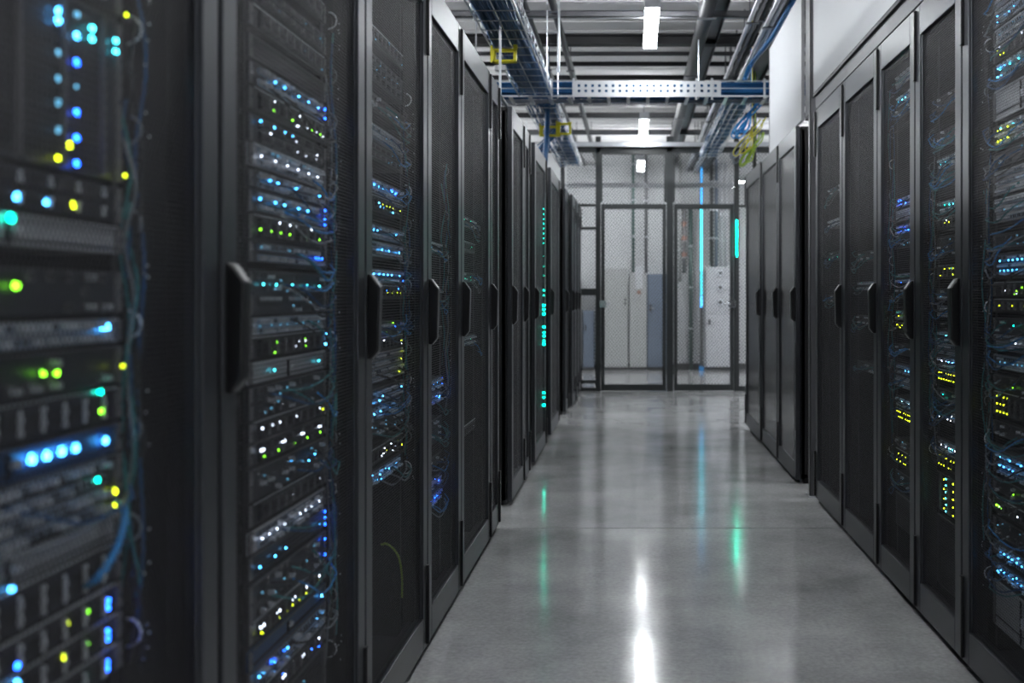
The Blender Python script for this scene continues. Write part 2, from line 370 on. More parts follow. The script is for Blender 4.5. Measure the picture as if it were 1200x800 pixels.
WORDS = dict(switch='network switch with two rows of ports', server='server with a row of drive bays', patch='pale patch panel with port rows',
             bezel='unit with a plain grey bezel', storage='storage shelf of drive carriers', blank='vented dark blanking panel', dark='dark unit with hanging patch cords',
             mesh='tall chassis behind dark perforations', navy='unit with navy bezel')
def unit(F, Yfar, z0, z1, kind, leds, label, near=False, kf=1.0, seed=0, ew=EW, cords=None, dim=1.0):
    rnd = random.Random(seed*77+int(z0*1000)+3)
    h = z1-z0; side = F.side
    lx0 = F.lx(Yfar-ew) if side < 0 else F.lx(Yfar)
    loc = F.world(lx0, FACE, z0)
    E = (lambda e: ew-e) if side < 0 else (lambda e: e)    # e: distance from the far end
    nm = dict(switch='network_switch', server='rack_server', patch='patch_panel', bezel='rack_unit', storage='storage_shelf', blank='blanking_panel', dark='rack_unit', mesh='blade_chassis', navy='rack_unit')[kind]
    t = thing(nm, label, {'network_switch': 'switch', 'rack_server': 'server', 'patch_panel': 'patch panel', 'rack_unit': 'rack unit', 'storage_shelf': 'storage', 'blanking_panel': 'panel', 'blade_chassis': 'server'}[nm], loc, F.rz, 'rack-mounted equipment')
    B('chassis', M_chass, (.018, ew-.018, .004, .42 if kind != 'blank' else .02, .001, h-.001), t)
    # faceplate
    fm = {'bezel': M_gray, 'patch': M_gray, 'navy': M_navy}.get(kind, M_face)
    mb = MB(); mb.box(0, ew, 0, .004, .0012, h-.0012)
    mb.box(.016, ew-.016, -.004, 0, h-.006, h-.0015).box(.016, ew-.016, -.003, 0, .0015, .004)
    mb.build('faceplate', fm, t)
    n = []
    def strip(name, m, boxes):
        if not boxes: return
        mb = MB()
        for bx in boxes: mb.box(*bx)
        o = mb.build(name, m, t)
        if len(boxes) > 1: o['kind'] = 'stuff'
    # bright edge line of the lid
    strip('lid_edge', M_silver if kind in ('bezel', 'patch', 'server') else M_msteel, [(.018, ew-.018, -.005, .0, h-.0024, h-.001)])
    if kind in ('switch', 'patch', 'dark'):
        rows = max(1, int(round(h/.0222))); ny = 24 if kind != 'dark' else 10; rows = min(rows, 4)
        fr, op, pl = [], [], []
        for r_ in range(rows):
            zc = h*(r_+.5)/rows
            for i in range(ny):
                if kind == 'dark' and rnd.random() < .4: continue
                e = .055+(.37)*i/(ny-1); x = E(e)
                fr.append((x-.0062, x+.0062, -.0045, 0, zc-.0062, zc+.0062)); op.append((x-.0044, x+.0044, -.0050, 0, zc-.0044, zc+.0040))
                if rnd.random() < .45: pl.append((x-.0040, x+.0040, -.016, 0, zc-.0042, zc+.0036))
        strip('port_frames', M_port if kind != 'dark' else M_msteel, fr); strip('port_openings', M_hole, op); strip('plugs', M_silver, pl)
    elif kind in ('server', 'storage'):
        rows = 1 if kind == 'server' else max(1, int(round(h/.028))); ny = 8 if kind == 'server' else 6
        def carrier(bw, bh):
            mb = MB().box(-bw/2, bw/2, -.006, 0, -bh/2, bh/2).box(-bw/2+.003, bw/2-.010, -.0085, -.006, -bh/2+.003, bh/2-.003)
            return mb.mesh('drive_carrier', M_face)
        def latch(bw, bh):
            return MB().box(bw/2-.009, bw/2-.002, -.011, -.004, -bh/2+.003, bh/2-.003).mesh('carrier_latch', M_silver if A0F[0] else M_msteel)
        bw, bh = .385/ny*.92, h/rows*.78; car, lat = MB(), MB(); hol = []
        for r_ in range(rows):
            for i in range(ny):
                e = .055+.375*(i+.5)/ny; zc = h*(r_+.5)/rows
                if near:
                    o = link('drive_carrier', cached(('car', round(bw, 4), round(bh, 4)), lambda: carrier(bw, bh)), t); o.location = (E(e), 0, zc)
                    o2 = link('carrier_latch', cached(('lat', A0F[0], round(bw, 4), round(bh, 4)), lambda: latch(bw, bh)), o)
                else:
                    x = E(e); car.box(x-bw/2, x+bw/2, -.006, 0, zc-bh/2, zc+bh/2); lat.box(x+bw/2-.008, x+bw/2-.002, -.009, -.005, zc-bh/2+.003, zc+bh/2-.003)
                for k in range(3): hol.append((E(e)-bw*.30+k*bw*.18, E(e)-bw*.30+k*bw*.18+bw*.10, -.0092, -.006, zc-bh*.28, zc+bh*.28))
        if not near: tag(car.build('drive_carriers', M_face, t), kind='stuff'); tag(lat.build('carrier_latches', M_msteel, t), kind='stuff')
        strip('carrier_grilles', M_hole, hol)
    elif kind in ('bezel', 'navy'):
        strip('bezel_seam', M_hole, [(.02, ew-.02, -.0046, 0, h*.22, h*.22+.0012), (ew*.45, ew*.45+.002, -.0046, 0, .003, h-.004)])
        strip('bezel_badge', M_silver, [(ew*.47, ew*.50, -.006, 0, h*.4, h*.62)])
    elif kind == 'blank':
        strip('vent_slots', M_hole, [(.03+i*.0135, .03+i*.0135+.008, -.0006, .0, .006+j*.009, .006+j*.009+.005) for i in range(31) for j in range(int((h-.012)/.009))])
    elif kind == 'mesh':
        nh = int((h-.02)/.0095)
        strip('blade_divider', M_msteel, [(E(.055+.095*i)-.002, E(.055+.095*i)+.002, -.008, 0, .006, h-.006) for i in range(5)])
        strip('vent_slots', M_hole, [(.035+i*.0105, .035+i*.0105+.0068, -.0012, 0, .01+j*.0095, .01+j*.0095+.006) for i in range(39) for j in range(nh)])
    if near:
        for e in (.009, ew-.009):
            mb = MB().box(E(e)-.0085, E(e)+.0085, -.003, .001, .002, h-.002)
            mb.build('mounting_ear', M_msteel, t)
            MB().disc(E(e), -.003, h/2, .0035, .002, 8).build('ear_screw', M_chrome, t)
    # patch cords drooping towards the far-end manager
    nc = cords if cords is not None else {'switch': 3, 'patch': 2, 'dark': 5}.get(kind, 0)
    paths = []
    for i in range(nc):
        e = rnd.uniform(.06, .40); out = rnd.uniform(.018, .032); sag = rnd.uniform(.012, .05); zc = h*rnd.choice((.3, .7)); zend = zc-rnd.uniform(-.03, .06)
        P = []
        for k in range(9):
            s_ = k/8; ee = e*(1-s_)-.004*s_
            yy = -.004-out*min(1, s_*6, (1-s_)*6+.25); P.append((E(ee), yy, zc+(zend-zc)*s_-sag*sin(pi*s_)))
        paths.append((P, rnd.choice(CORDS)))
    if near:
        for P, mm in paths: MB().tube(P, .0024, 5).build('patch_cord', mm, t, smooth=True)
    else:
        for mm in set(p[1] for p in paths):
            mb = MB()
            for P, m2 in paths:
                if m2 is mm: mb.tube(P, .0024, 4)
            tag(mb.build('patch_cords', mm, t), kind='stuff')
    # indicator lights and glints
    specs = []
    for L in leds:
        c, pat = L[0], L[1]
        if pat == 'row':
            n_ = L[2]; zf = L[3] if len(L) > 3 else .75
            for i in range(n_):
                if rnd.random() < .25: continue
                specs.append((c, .07+.36*(i+rnd.uniform(-.15, .15))/(n_-1), h*zf, .0021))
        elif pat == 'end':     # a few at the far end
            n_ = L[2]; zf = L[3] if len(L) > 3 else .5
            for i in range(n_): specs.append((c, .045+.022*i, h*zf, .0028))
        elif pat == 'col':
            n_ = L[2]; e = L[3] if len(L) > 3 else .022
            for i in range(n_): specs.append((c, e, h*(i+.5)/n_, .0028))
        elif pat == 'pairs':
            n_ = L[2]
            for i in range(n_):
                for k in (0, 1): specs.append((c, .06+.36*i/(n_-1)+k*.014, h*.6, .0030))
        elif pat == 'grid':
            for i in range(L[2]):
                for j in range(L[3]):
                    if rnd.random() < .8: specs.append((c, .05+.027*i, h*(j+.6)/(L[3]+.2), .0018))
        elif pat == 'scatter':  # random glow dots: faint lights, some standing in for glints off ports and connectors
            for i in range(L[2]): specs.append((c, rnd.uniform(.04, .43), h*rnd.uniform(.15, .85), .0016))
        elif pat == 'at': specs.append((c, L[2], L[3], L[4]))
    put_leds(t, specs, E, kf, single=False if not near or len(specs) > 22 else True, ly=-.007 if kind in ('server', 'storage') else -.0052)
    return t

def rails(F, Yfar, ew=EW, z0=.10, z1=2.05):
    """vertical mounting rails with a column of cage-nut slots"""
    lx = F.lx(Yfar-ew) if F.side < 0 else F.lx(Yfar)
    for x0, x1 in ((lx-.006, lx+.014), (lx+ew-.014, lx+ew+.006)):
        o = B('mounting_rail', M_chass, (x0, x1, FACE+.006, FACE+.010, z0, z1), F.thing)
    w = F.w-.006
    for (x0, x1) in ((.0, lx-.006), (lx+ew+.006, w)):
        if x1-x0 > .045: B('blanking_strip', M_strip, (x0+.02, x1-.002 if x1 < w else w-.02, FACE+.012, FACE+.016, z0, z1), F.thing)

def manager(F, Yfar, zr, nring=12, nseed=1, cols=('dim',), k=1.0, label=''):
    """cable rings and a vertical bundle at the far end of the equipment"""
    rnd = random.Random(nseed); s = 1 if F.side < 0 else -1
    lx = F.lx(Yfar)+s*.012
    for i in range(nring):
        z = zr[0]+(zr[1]-zr[0])*(i+.5)/nring+rnd.uniform(-.01, .01)
        P = [(lx+.0*a, FACE-.004-.020*sin(pi*a/8), z-.020*cos(pi*a/8)) for a in range(9)]
        MB().tube(P, .0018, 6).build('cable_ring', M_greycab if i % 3 else M_silver, F.thing, smooth=True)
    for mm, nn in ((M_bluecab, 2), (M_greycab, 1), (M_blackcab, 5), (M_tealcab, 2)):
        mb = MB()
        for j in range(nn):
            P = []; x = lx+rnd.uniform(-.008, .012)*1; y = FACE-.012+rnd.uniform(-.012, .010)
            za = rnd.uniform(zr[0], zr[0]+.3); zb = rnd.uniform(zr[1]-.5, zr[1]); kk = 26
            for a in range(kk+1): P.append((x+.006*sin(a*.9+j), y+.006*cos(a*.7+j*2), za+(zb-za)*a/kk))
            mb.tube(P, .0024, 4)
        tag(mb.build('cable_bundle', mm, F.thing, smooth=True), kind='stuff')
    mb = MB()
    for j in range(int(26*k)):
        z = rnd.uniform(*zr); mb.disc(lx+rnd.uniform(-.012, .012), FACE-.030, z, .0016, .002, 6)
    tag(mb.build('strain_clips', M_silver, F.thing), kind='stuff')

def zpx(y, Z): return CAMH+(346-y)*Z/FPX

# ================================================================== left row
XL = -.658
A0 = cabinet(-1, XL, .85, 1.633, 'black mesh-door server cabinet nearest on the left, blurred, with large coloured lights', handle=False)
A1 = cabinet(-1, XL, 1.640, 2.520, 'left mesh-door cabinet second from the viewer, crowded with blue and green lights')
A2 = cabinet(-1, XL, 2.523, 3.281, 'left mesh-door cabinet third from the viewer, with a yellow light column')
A3 = cabinet(-1, XL, 3.284, 3.926, 'left mesh-door cabinet fourth from the viewer, with faint blue lights low down')
A4 = cabinet(-1, XL, 3.929, 4.72, 'left mesh-door cabinet fifth from the viewer, nearly dark with a few teal specks')
A5 = cabinet(-1, XL, 4.74, 5.03, 'slim dark cabinet ending the first group on the left', stile=.05)
B1 = cabinet(-1, XL, 5.56, 6.17, 'dark cabinet on the left just past the gap, its black side panel showing')
B2 = cabinet(-1, XL, 6.18, 6.50, 'slim dark cabinet behind the first one past the left gap', stile=.05)
B3 = cabinet(-1, XL, 6.86, 7.72, 'left cabinet with a tall column of teal lights')
B4 = cabinet(-1, XL, 8.20, 9.08, 'plain dark left cabinet just beyond the teal-lit cabinet')
B5 = cabinet(-1, -.645, 9.82, 10.16, 'slim dark left cabinet two beyond the teal-lit cabinet', stile=.05)
B6 = cabinet(-1, -.615, 10.38, 10.93, 'first of three cabinets at the far left against the cage')
B7 = cabinet(-1, -.615, 10.935, 11.50, 'middle of three cabinets at the far left against the cage')
B8 = cabinet(-1, -.615, 11.505, 12.08, 'last cabinet on the left, touching the wire cage')

# ---- A0 equipment, placed from measured positions on its face plane
ZF0 = 1.437; XE = -XL+FACE
def a0(px, py):
    Z = FPX*XE/(742-px); return ZF0-Z, CAMH+(346-py)*Z/FPX
def unit0(z0, z1, kind, pts, label, cords=0, extra=()):
    L = []
    for c, px, py, r in pts:
        e, z = a0(px, py); L.append((c, 'at', e, z-z0, r))
    return unit(A0, ZF0, z0, z1, kind, list(L)+list(extra), label, near=True, cords=cords, kf=1.5)
R0 = .0042
where = ' in the nearest left cabinet'
unit0(1.532, 1.60, 'server', [], 'rack server with silver carrier edges at the very top'+where)
unit0(1.300, 1.524, 'mesh', [('azure', 62, 12, R0), ('azure', 62, 24, R0), ('dim', 62, 62, R0), ('dim', 62, 92, R0), ('dim', 62, 120, R0), ('dim', 62, 152, R0), ('yellow', 62, 185, .003),
   ('dim', 84, 17, R0), ('azure', 84, 42, R0), ('blue', 84, 73, R0), ('dim', 84, 102, .003), ('blue', 84, 132, R0), ('blue', 84, 162, R0), ('blue', 84, 192, R0), ('yellow', 75, 170, R0),
   ('cyan', 102, 33, R0), ('cyan', 102, 45, R0), ('cyan', 130, 48, .0036), ('cyan', 130, 60, .0036)], 'tall black perforated chassis with vertical blue light columns'+where)
unit0(1.243, 1.294, 'storage', [('azure', 10, 230, R0), ('azure', 45, 236, .0036), ('yellow', 77, 240, R0)], 'storage shelf with silver latches, blue and yellow lights'+where)
unit0(1.199, 1.239, 'bezel', [('teal', 6, 255, .005)], 'light grey bezel unit under the silver-latched storage shelf'+where)
unit0(1.118, 1.176, 'dark', [('green', 12, 335, .005)], 'dark unit with one bright green light'+where, cords=0)
unit0(1.078, 1.112, 'patch', [('azure', 115, 383, R0), ('azure', 120, 383, R0)], 'pale grey unit with a bright pale-blue light at its end'+where)
unit0(1.019, 1.074, 'dark', [('green', 44, 437, .0034), ('green', 60, 437, .0034)], 'dark unit with two small green lights, nearest left cabinet', cords=0)
unit0(.970, 1.017, 'server', [('teal', 110, 459, .0032), ('green', 110, 482, .0036)], 'rack server with one teal and one green light'+where)
unit0(.926, .967, 'navy', [('azure', 31, 538, .0062), ('azure', 49, 534, .0062), ('azure', 66.5, 529, .0062), ('azure', 83, 525, .0062), ('azure', 118, 516, .0058)], 'navy-fronted unit with five large bright blue lights'+where)
unit0(.846, .924, 'switch', [('teal', 109, 562, .0030), ('yellow', 129, 575, .004), ('yellow', 130, 591, .0026)], 'network switch with one yellow light, below the five blue lights'+where, cords=2)
unit0(.806, .843, 'bezel', [], 'plain grey bezel unit crossed by the thick blue cord'+where)
unit0(.749, .803, 'server', [('azure', 5, 690, .0028)], 'rack server beside the lower end of the thick blue cord'+where)
unit0(.706, .746, 'server', [('yellow', 69, 731, R0), ('green', 94, 717, .003), ('blue', 119, 704, .0036), ('blue', 119, 712, .0036), ('blue', 11, 780, .003)], 'upper of three stacked servers with blue end lights'+where)
unit0(.664, .704, 'server', [('yellow', 67, 769, R0), ('green', 93, 755, .0035), ('blue', 119, 740, .0036), ('blue', 119, 748, .0036), ('azure', 11, 800, .003)], 'middle of three stacked servers with blue end lights'+where)
unit0(.621, .662, 'server', [('teal', 92, 795, R0), ('blue', 118, 776, .0036), ('blue', 118, 784, .0036)], 'lowest of three stacked servers with blue end lights'+where)
rails(A0, ZF0)
manager(A0, ZF0, (.6, 1.6), 7, 3)
# small yellow-green lights on the rail side
mb = MB()
for px, py in ((145, 17), (144, 206), (141, 429)):
    Z = FPX*(XE-.010)/(742-px); mb.disc(A0.lx(Z), FACE-.012, CAMH+(346-py)*Z/FPX, .0030, .003, 8)
tag(mb.build('indicator_lights', led('yellow', .8), A0.thing), kind='stuff')
# thick blue cord
P = []
for px, py, o_ in ((134, 588, .0), (143, 592, .018), (146, 606, .028), (142, 628, .032), (133, 650, .034), (120, 670, .032), (108, 682, .022), (98, 687, .004)):
    Xc = XE-o_; Z = FPX*Xc/(742-px); P.append((-Xc, Z, CAMH+(346-py)*Z/FPX))
def smooth_path(P, n=6):
    out = []
    for i in range(len(P)-1):
        p0, p1, p2, p3 = [Vector(P[max(0, min(len(P)-1, j))]) for j in (i-1, i, i+1, i+2)]
        for k in range(n):
            t = k/n; out.append(tuple(.5*((2*p1)+(-p0+p2)*t+(2*p0-5*p1+4*p2-p3)*t*t+(-p0+3*p1-3*p2+p3)*t**3)))
    out.append(tuple(P[-1])); return out
tag(MB().tube(smooth_path(P), .0050, 10).build('blue_cable', M_brblue, smooth=True), 'thick bright blue cord curving down between units in the nearest left cabinet', 'cable')

A0F[0] = False
def fill(F, Yfar, Zref, rows, place, near=False, seed=1, kf=1.0, ew=EW):
    prev = None; kinds = {}
    for i, (y, U, kind, leds) in enumerate(rows):
        zc = zpx(y, Zref); h = U*.0440
        z0, z1 = zc-h/2, zc+h/2
        if prev is not None and z1 > prev-.0006: z1 = prev-.0006
        if z1-z0 < .014: z0 = z1-.030
        prev = z0
        cs = [L[0] for L in leds if L[0] != 'dim']
        cs = list(dict.fromkeys({'azure': 'blue', 'teal': 'teal'}.get(c, c) for c in cs))
        lt = (' with ' + ' and '.join(cs[:2]) + ' lights') if cs else ''
        wd = {'switch': 'network switch', 'server': 'drive-bay server', 'patch': 'pale patch panel', 'bezel': 'grey-bezel unit', 'storage': 'storage shelf', 'blank': 'vented blanking panel', 'dark': 'dark corded unit', 'navy': 'navy-bezel unit', 'mesh': 'perforated chassis'}[kind]
        lab = f'{wd}{lt}, {ORD[i]} from top, {place}'
        unit(F, Yfar, z0, z1, kind, leds, lab, near=near, seed=seed, kf=kf, ew=ew)
    rails(F, Yfar, ew)

W, Bl, Az, Cy, Te, Gr, Ye = 'white', 'blue', 'azure', 'cyan', 'teal', 'green', 'yellow'
fill(A1, 2.392, 2.374, [
 (16, 1, 'server', [('dim', 'scatter', 5)]), (52, 1, 'storage', [('dim', 'scatter', 5)]), (78, 1, 'server', [('dim', 'scatter', 6)]), (108, 1, 'blank', []),
 (134, 1, 'switch', [(Az, 'row', 6, .6), (Bl, 'col', 2)]), (157, 1, 'server', [(Gr, 'row', 7, .3), (W, 'scatter', 8)]),
 (186, 1.2, 'storage', [(Az, 'row', 7, .8), (W, 'scatter', 6)]), (211, 1, 'patch', [(W, 'row', 6, .5), ('dim', 'row', 12, .8)]),
 (234, .8, 'switch', [(Az, 'row', 8, .6)]), (255, 1, 'switch', [(Az, 'row', 6, .6), (Bl, 'col', 4)]), (280, 1.1, 'server', [(Gr, 'row', 8, .4), (W, 'row', 8, .8)]),
 (304, 1, 'switch', [(Bl, 'end', 3, .5), ('dim', 'row', 10, .7)]), (344, 2, 'dark', [(Cy, 'row', 5, .7), ('dim', 'scatter', 8)]), (374, 1, 'patch', [('dim', 'row', 8, .5)]),
 (397, 1, 'server', [(Az, 'col', 2), (Gr, 'scatter', 6), (W, 'scatter', 4)]), (421, 1, 'bezel', [(Cy, 'row', 6, .5)]), (450, 1.5, 'dark', [('dim', 'scatter', 6)]),
 (476, 1, 'server', [(W, 'row', 8, .6), (Ye, 'end', 1)]), (498, 1, 'storage', [(W, 'pairs', 4), (Gr, 'row', 5, .3)]), (528, 1.4, 'dark', [(Az, 'scatter', 3), ('dim', 'scatter', 5)]),
 (556, 1, 'server', [(W, 'row', 9, .5)]), (582, 1, 'patch', [(W, 'row', 9, .5)]), (606, 1, 'blank', [(Az, 'row', 6, .4), (Bl, 'col', 3)]), (640, 1.6, 'dark', [(Bl, 'col', 2), ('dim', 'scatter', 6)]),
 (668, 1, 'server', [(W, 'pairs', 5), (Ye, 'row', 9, .3)]), (694, .9, 'navy', [(Az, 'end', 1)]), (716, 1, 'switch', [(Az, 'row', 6, .6), (Bl, 'scatter', 4)]),
 (740, 1, 'server', [(W, 'pairs', 4), (Bl, 'scatter', 4)]), (782, 2.4, 'blank', [('dim', 'scatter', 3)])], 'second left cabinet', near=True, seed=11)
manager(A1, 2.392, (.25, 1.85), 13, 5)
fill(A2, 3.20, 3.12, [
 (68, 1, 'server', [('dim', 'scatter', 8)]), (104, 1.6, 'storage', [('dim', 'scatter', 6)]), (140, 1, 'dark', [(W, 'scatter', 2)]), (172, 1, 'patch', [('dim', 'scatter', 5)]), (192, 1, 'storage', [('dim', 'scatter', 4)]),
 (230, 1, 'switch', [(Az, 'row', 8, .6), (Bl, 'scatter', 4)]), (247, 1, 'server', [(Ye, 'row', 9, .5), (Az, 'scatter', 4)]), (278, 1, 'switch', [(Az, 'row', 9, .6)]), (296, 1, 'patch', [(Az, 'row', 6, .5)]),
 (325, 1, 'switch', [(Az, 'row', 8, .6), (Bl, 'col', 2)]), (343, 1, 'server', [(Ye, 'row', 8, .5), (Bl, 'scatter', 4)]), (383, 1, 'dark', [(Gr, 'scatter', 5), (Bl, 'scatter', 4)]),
 (399, 1, 'server', [(Ye, 'end', 2, .5), (W, 'scatter', 4)]), (424, 1.9, 'patch', [(Ye, 'grid', 2, 4)]), (455, 1, 'switch', [(Az, 'scatter', 7)]), (472, 1, 'switch', [(Az, 'row', 7, .5)]),
 (489, 1, 'dark', [('dim', 'scatter', 8)]), (518, 1, 'server', [(W, 'scatter', 7), (Ye, 'scatter', 3)]), (540, 1, 'switch', [(Az, 'scatter', 10)])], 'third left cabinet', seed=21, kf=2)
manager(A2, 3.20, (.55, 1.8), 13, 6)
P = []
for px, py, o_ in ((447, 638, .0), (453, 637, .02), (462, 644, .025), (468, 655, .022), (471, 675, .018), (471, 700, .012)):
    Xc = XE-o_; Z = FPX*Xc/(742-px); P.append((-Xc, Z, CAMH+(346-py)*Z/FPX))
tag(MB().tube(smooth_path(P), .0032, 8).build('green_cable', M_green, smooth=True), 'thin yellow-green cord looping down low in the third left cabinet', 'cable')
fill(A3, 3.85, 3.70, [(290, 1, 'switch', [('dim', 'scatter', 6)]), (345, 1, 'dark', [(Az, 'scatter', 3)]), (390, 1, 'server', [('dim', 'scatter', 5)]),
 (450, 1, 'switch', [(Az, 'row', 7, .6), (Bl, 'col', 2)]), (466, 1, 'switch', [(Bl, 'row', 7, .6), (Az, 'scatter', 4)]), (505, 2, 'dark', [(Az, 'scatter', 8)]), (540, 1, 'dark', [('dim', 'scatter', 8)]),
 (565, 1, 'switch', [(Bl, 'scatter', 10)]), (582, 1, 'switch', [(Bl, 'row', 8, .5), (Az, 'scatter', 4)])], 'fourth left cabinet', seed=31, kf=2.5)
manager(A3, 3.85, (.7, 1.7), 6, 8)
fill(A4, 4.66, 4.5, [(262, 1, 'dark', [(Te, 'scatter', 3)]), (290, 1, 'server', [(Te, 'scatter', 3)]), (325, 1, 'dark', [(Te, 'scatter', 3)]), (398, 1, 'switch', [(Te, 'scatter', 3)]), (500, 1, 'server', [(W, 'at', .1, .02, .002)])], 'fifth left cabinet', seed=41)
# teal light column in B3
t = thing('light_strip', 'upright strip with a column of teal lights on the left cabinet past the gap', 'light strip', B3.world(B3.lx(7.56), 0, .35), B3.rz)
B('strip_body', M_chass, (-.018, .018, -.004, 0, 0, 1.5), t, .001)
mb = MB()
for y, r in [(245+k*5.7, .008) for k in range(8)]+[(300, .006), (312, .006), (323, .006), (340, .011), (346, .010), (357.7, .017), (362.6, .015), (367.8, .017), (383, .017), (389.5, .015), (393.5, .015), (399, .013), (403, .017), (460, .015), (465.5, .014), (474.5, .017)]:
    z = zpx(y, 7.56)-.35; q = r*.45
    mb.tube([(0, 0, z-q), (0, 0, z-q*.6), (0, 0, z), (0, 0, z+q*.6), (0, 0, z+q)], q, 8)
tag(mb.build('indicator_lights', led('teal', 1.6, True), t), kind='stuff')

# ================================================================== right row
XR = 1.011
C5 = cabinet(1, XR, 2.30, 3.148, 'nearest mesh-door cabinet on the right edge, densely lit')
C4 = cabinet(1, XR, 3.151, 3.673, 'right mesh-door cabinet second from the viewer, with cyan and yellow light rows')
C3 = cabinet(1, XR, 3.676, 4.239, 'right mesh-door cabinet third from the viewer, with two deep-blue light rows')
C2 = cabinet(1, XR, 4.242, 4.949, 'right mesh-door cabinet fourth from the viewer, almost dark')
C1 = cabinet(1, XR, 4.952, 5.68, 'right mesh-door cabinet fifth from the viewer, beside the steel post')
D3 = cabinet(1, .985, 6.20, 6.98, 'smoked-door cabinet past the right gap, its black side panel showing', style='glass')
D2 = cabinet(1, .985, 6.985, 7.86, 'middle smoked-door cabinet of the far right group', style='glass')
D1 = cabinet(1, .975, 7.865, 8.88, 'farthest cabinet on the right, nearest the cage', style='glass')

fill(C5, 3.045, 2.934, [
 (-8, 1, 'patch', [('dim', 'row', 12, .5)]), (14, 1, 'patch', [(Az, 'scatter', 5), (W, 'scatter', 4)]), (36, 1, 'patch', [('dim', 'scatter', 6)]), (57, 1, 'server', [(Ye, 'grid', 3, 2), (W, 'row', 5, .8)]),
 (80, 1.2, 'switch', [(Az, 'grid', 3, 2), (Cy, 'row', 6, .6)]), (118, 2, 'bezel', []), (156, 1.5, 'switch', [(Ye, 'grid', 4, 2), (Cy, 'row', 4, .8)]), (184, 1, 'dark', [('dim', 'scatter', 5)]),
 (212, 1.6, 'patch', [('dim', 'row', 12, .5)]), (245, 1.6, 'patch', [('dim', 'row', 12, .5)]), (282, 1, 'dark', [('dim', 'scatter', 4)]), (311, 1.6, 'switch', [(Az, 'row', 12, .3), (Az, 'row', 12, .7)]),
 (339, 1, 'server', [(Gr, 'scatter', 4), (W, 'scatter', 4)]), (358, .9, 'server', [(Ye, 'row', 5, .5)]), (382, 1.1, 'dark', [(Te, 'scatter', 3)]), (402, 1.1, 'patch', [(W, 'scatter', 3)]), (425, 1, 'patch', [('dim', 'row', 12, .5)]),
 (450, 1, 'dark', [(Gr, 'scatter', 3)]), (475, 1.6, 'server', [(Ye, 'grid', 4, 3), (Gr, 'row', 6, .5)]), (505, 1, 'dark', [(Az, 'scatter', 3)]), (545, 1.6, 'switch', [(Az, 'row', 12, .4), (Az, 'row', 10, .75)]),
 (573, 1, 'dark', [(Gr, 'scatter', 5)]), (597, 1, 'server', [(Gr, 'end', 3, .5), (W, 'row', 6, .5)]), (622, 1.2, 'dark', [('dim', 'scatter', 3)]), (650, 1, 'switch', [(Az, 'row', 12, .5), (Az, 'scatter', 6)]), (672, 1, 'switch', [(Az, 'row', 12, .5), (Az, 'scatter', 6)]), (716, 3, 'bezel', [])],
 'nearest right cabinet', near=True, seed=51, kf=1.5)
manager(C5, 3.045, (.25, 1.95), 13, 9)
fill(C4, 3.615, 3.54, [
 (120, 1, 'dark', []), (160, 1, 'dark', [('dim', 'scatter', 4)]), (192, 1, 'switch', [(Cy, 'row', 8, .5)]), (208, 1, 'dark', [('dim', 'scatter', 5)]), (243, 1, 'switch', [(Cy, 'row', 9, .55), (Te, 'scatter', 4)]),
 (262, 1, 'server', [(Ye, 'row', 9, .5), (W, 'scatter', 4)]), (290, 1.6, 'dark', [('dim', 'scatter', 8)]), (319, 1.1, 'server', [(Ye, 'row', 9, .7), (Ye, 'row', 9, .3), (Cy, 'row', 4, .7)]), (345, 1, 'dark', [('dim', 'scatter', 4)]),
 (365, 1, 'patch', [('dim', 'scatter', 5)]), (394, 1, 'switch', [(Cy, 'row', 8, .6)]), (408, 1, 'patch', [(Cy, 'scatter', 5)]), (424, 1, 'switch', [(Az, 'row', 10, .6), (W, 'row', 8, .6)]), (440, 1, 'server', [(Ye, 'grid', 12, 2)]),
 (463, 1, 'dark', [(Te, 'scatter', 6)]), (484, 1, 'dark', [(W, 'scatter', 4)]), (521, 1, 'switch', [(Cy, 'row', 10, .5), (W, 'row', 8, .5)]), (539, 1.4, 'server', [(Ye, 'grid', 12, 2)]),
 (577, 3, 'mesh', [(Cy, 'col', 6, .12), (Ye, 'col', 5, .20), (Ye, 'col', 4, .10)]), (646, 5.5, 'blank', [])], 'second right cabinet', seed=61, kf=2, ew=.452)
manager(C4, 3.615, (.55, 1.75), 12, 10)
fill(C3, 4.185, 4.07, [
 (92, 1, 'patch', [(Te, 'scatter', 4)]), (117, 1, 'switch', [(Cy, 'row', 8, .5)]), (131, .8, 'dark', [(Cy, 'scatter', 4)]), (237, 1, 'switch', [(Bl, 'row', 11, .7), (Bl, 'row', 11, .35)]), (252, 1, 'patch', [('dim', 'scatter', 5)]),
 (269, 1, 'switch', [(Bl, 'row', 11, .7), (Bl, 'row', 11, .35)]), (283, 1, 'dark', [('dim', 'scatter', 4)]), (326, 1, 'switch', [(Bl, 'scatter', 4)]), (344, 1, 'dark', [(Gr, 'scatter', 4)]), (369, 1, 'switch', [(Te, 'row', 6, .6), (Ye, 'row', 6, .4)]),
 (384, 1, 'server', [(Ye, 'scatter', 7)]), (410, 1, 'dark', [('dim', 'scatter', 6)]), (433, 1, 'switch', [(Az, 'row', 8, .5)]), (448, 1, 'patch', [('dim', 'scatter', 5)]), (471, 1, 'switch', [(Cy, 'row', 9, .6), (W, 'row', 8, .6)]), (486, 1, 'server', [(Ye, 'grid', 8, 2)]),
 (520, .8, 'dark', [('dim', 'scatter', 4)]), (537, 1.4, 'server', [(Ye, 'grid', 6, 2)]), (562, 1.2, 'dark', [('dim', 'scatter', 5)]), (600, 3, 'blank', [])], 'third right cabinet', seed=71, kf=2.5)
manager(C3, 4.185, (.45, 2.0), 12, 12)
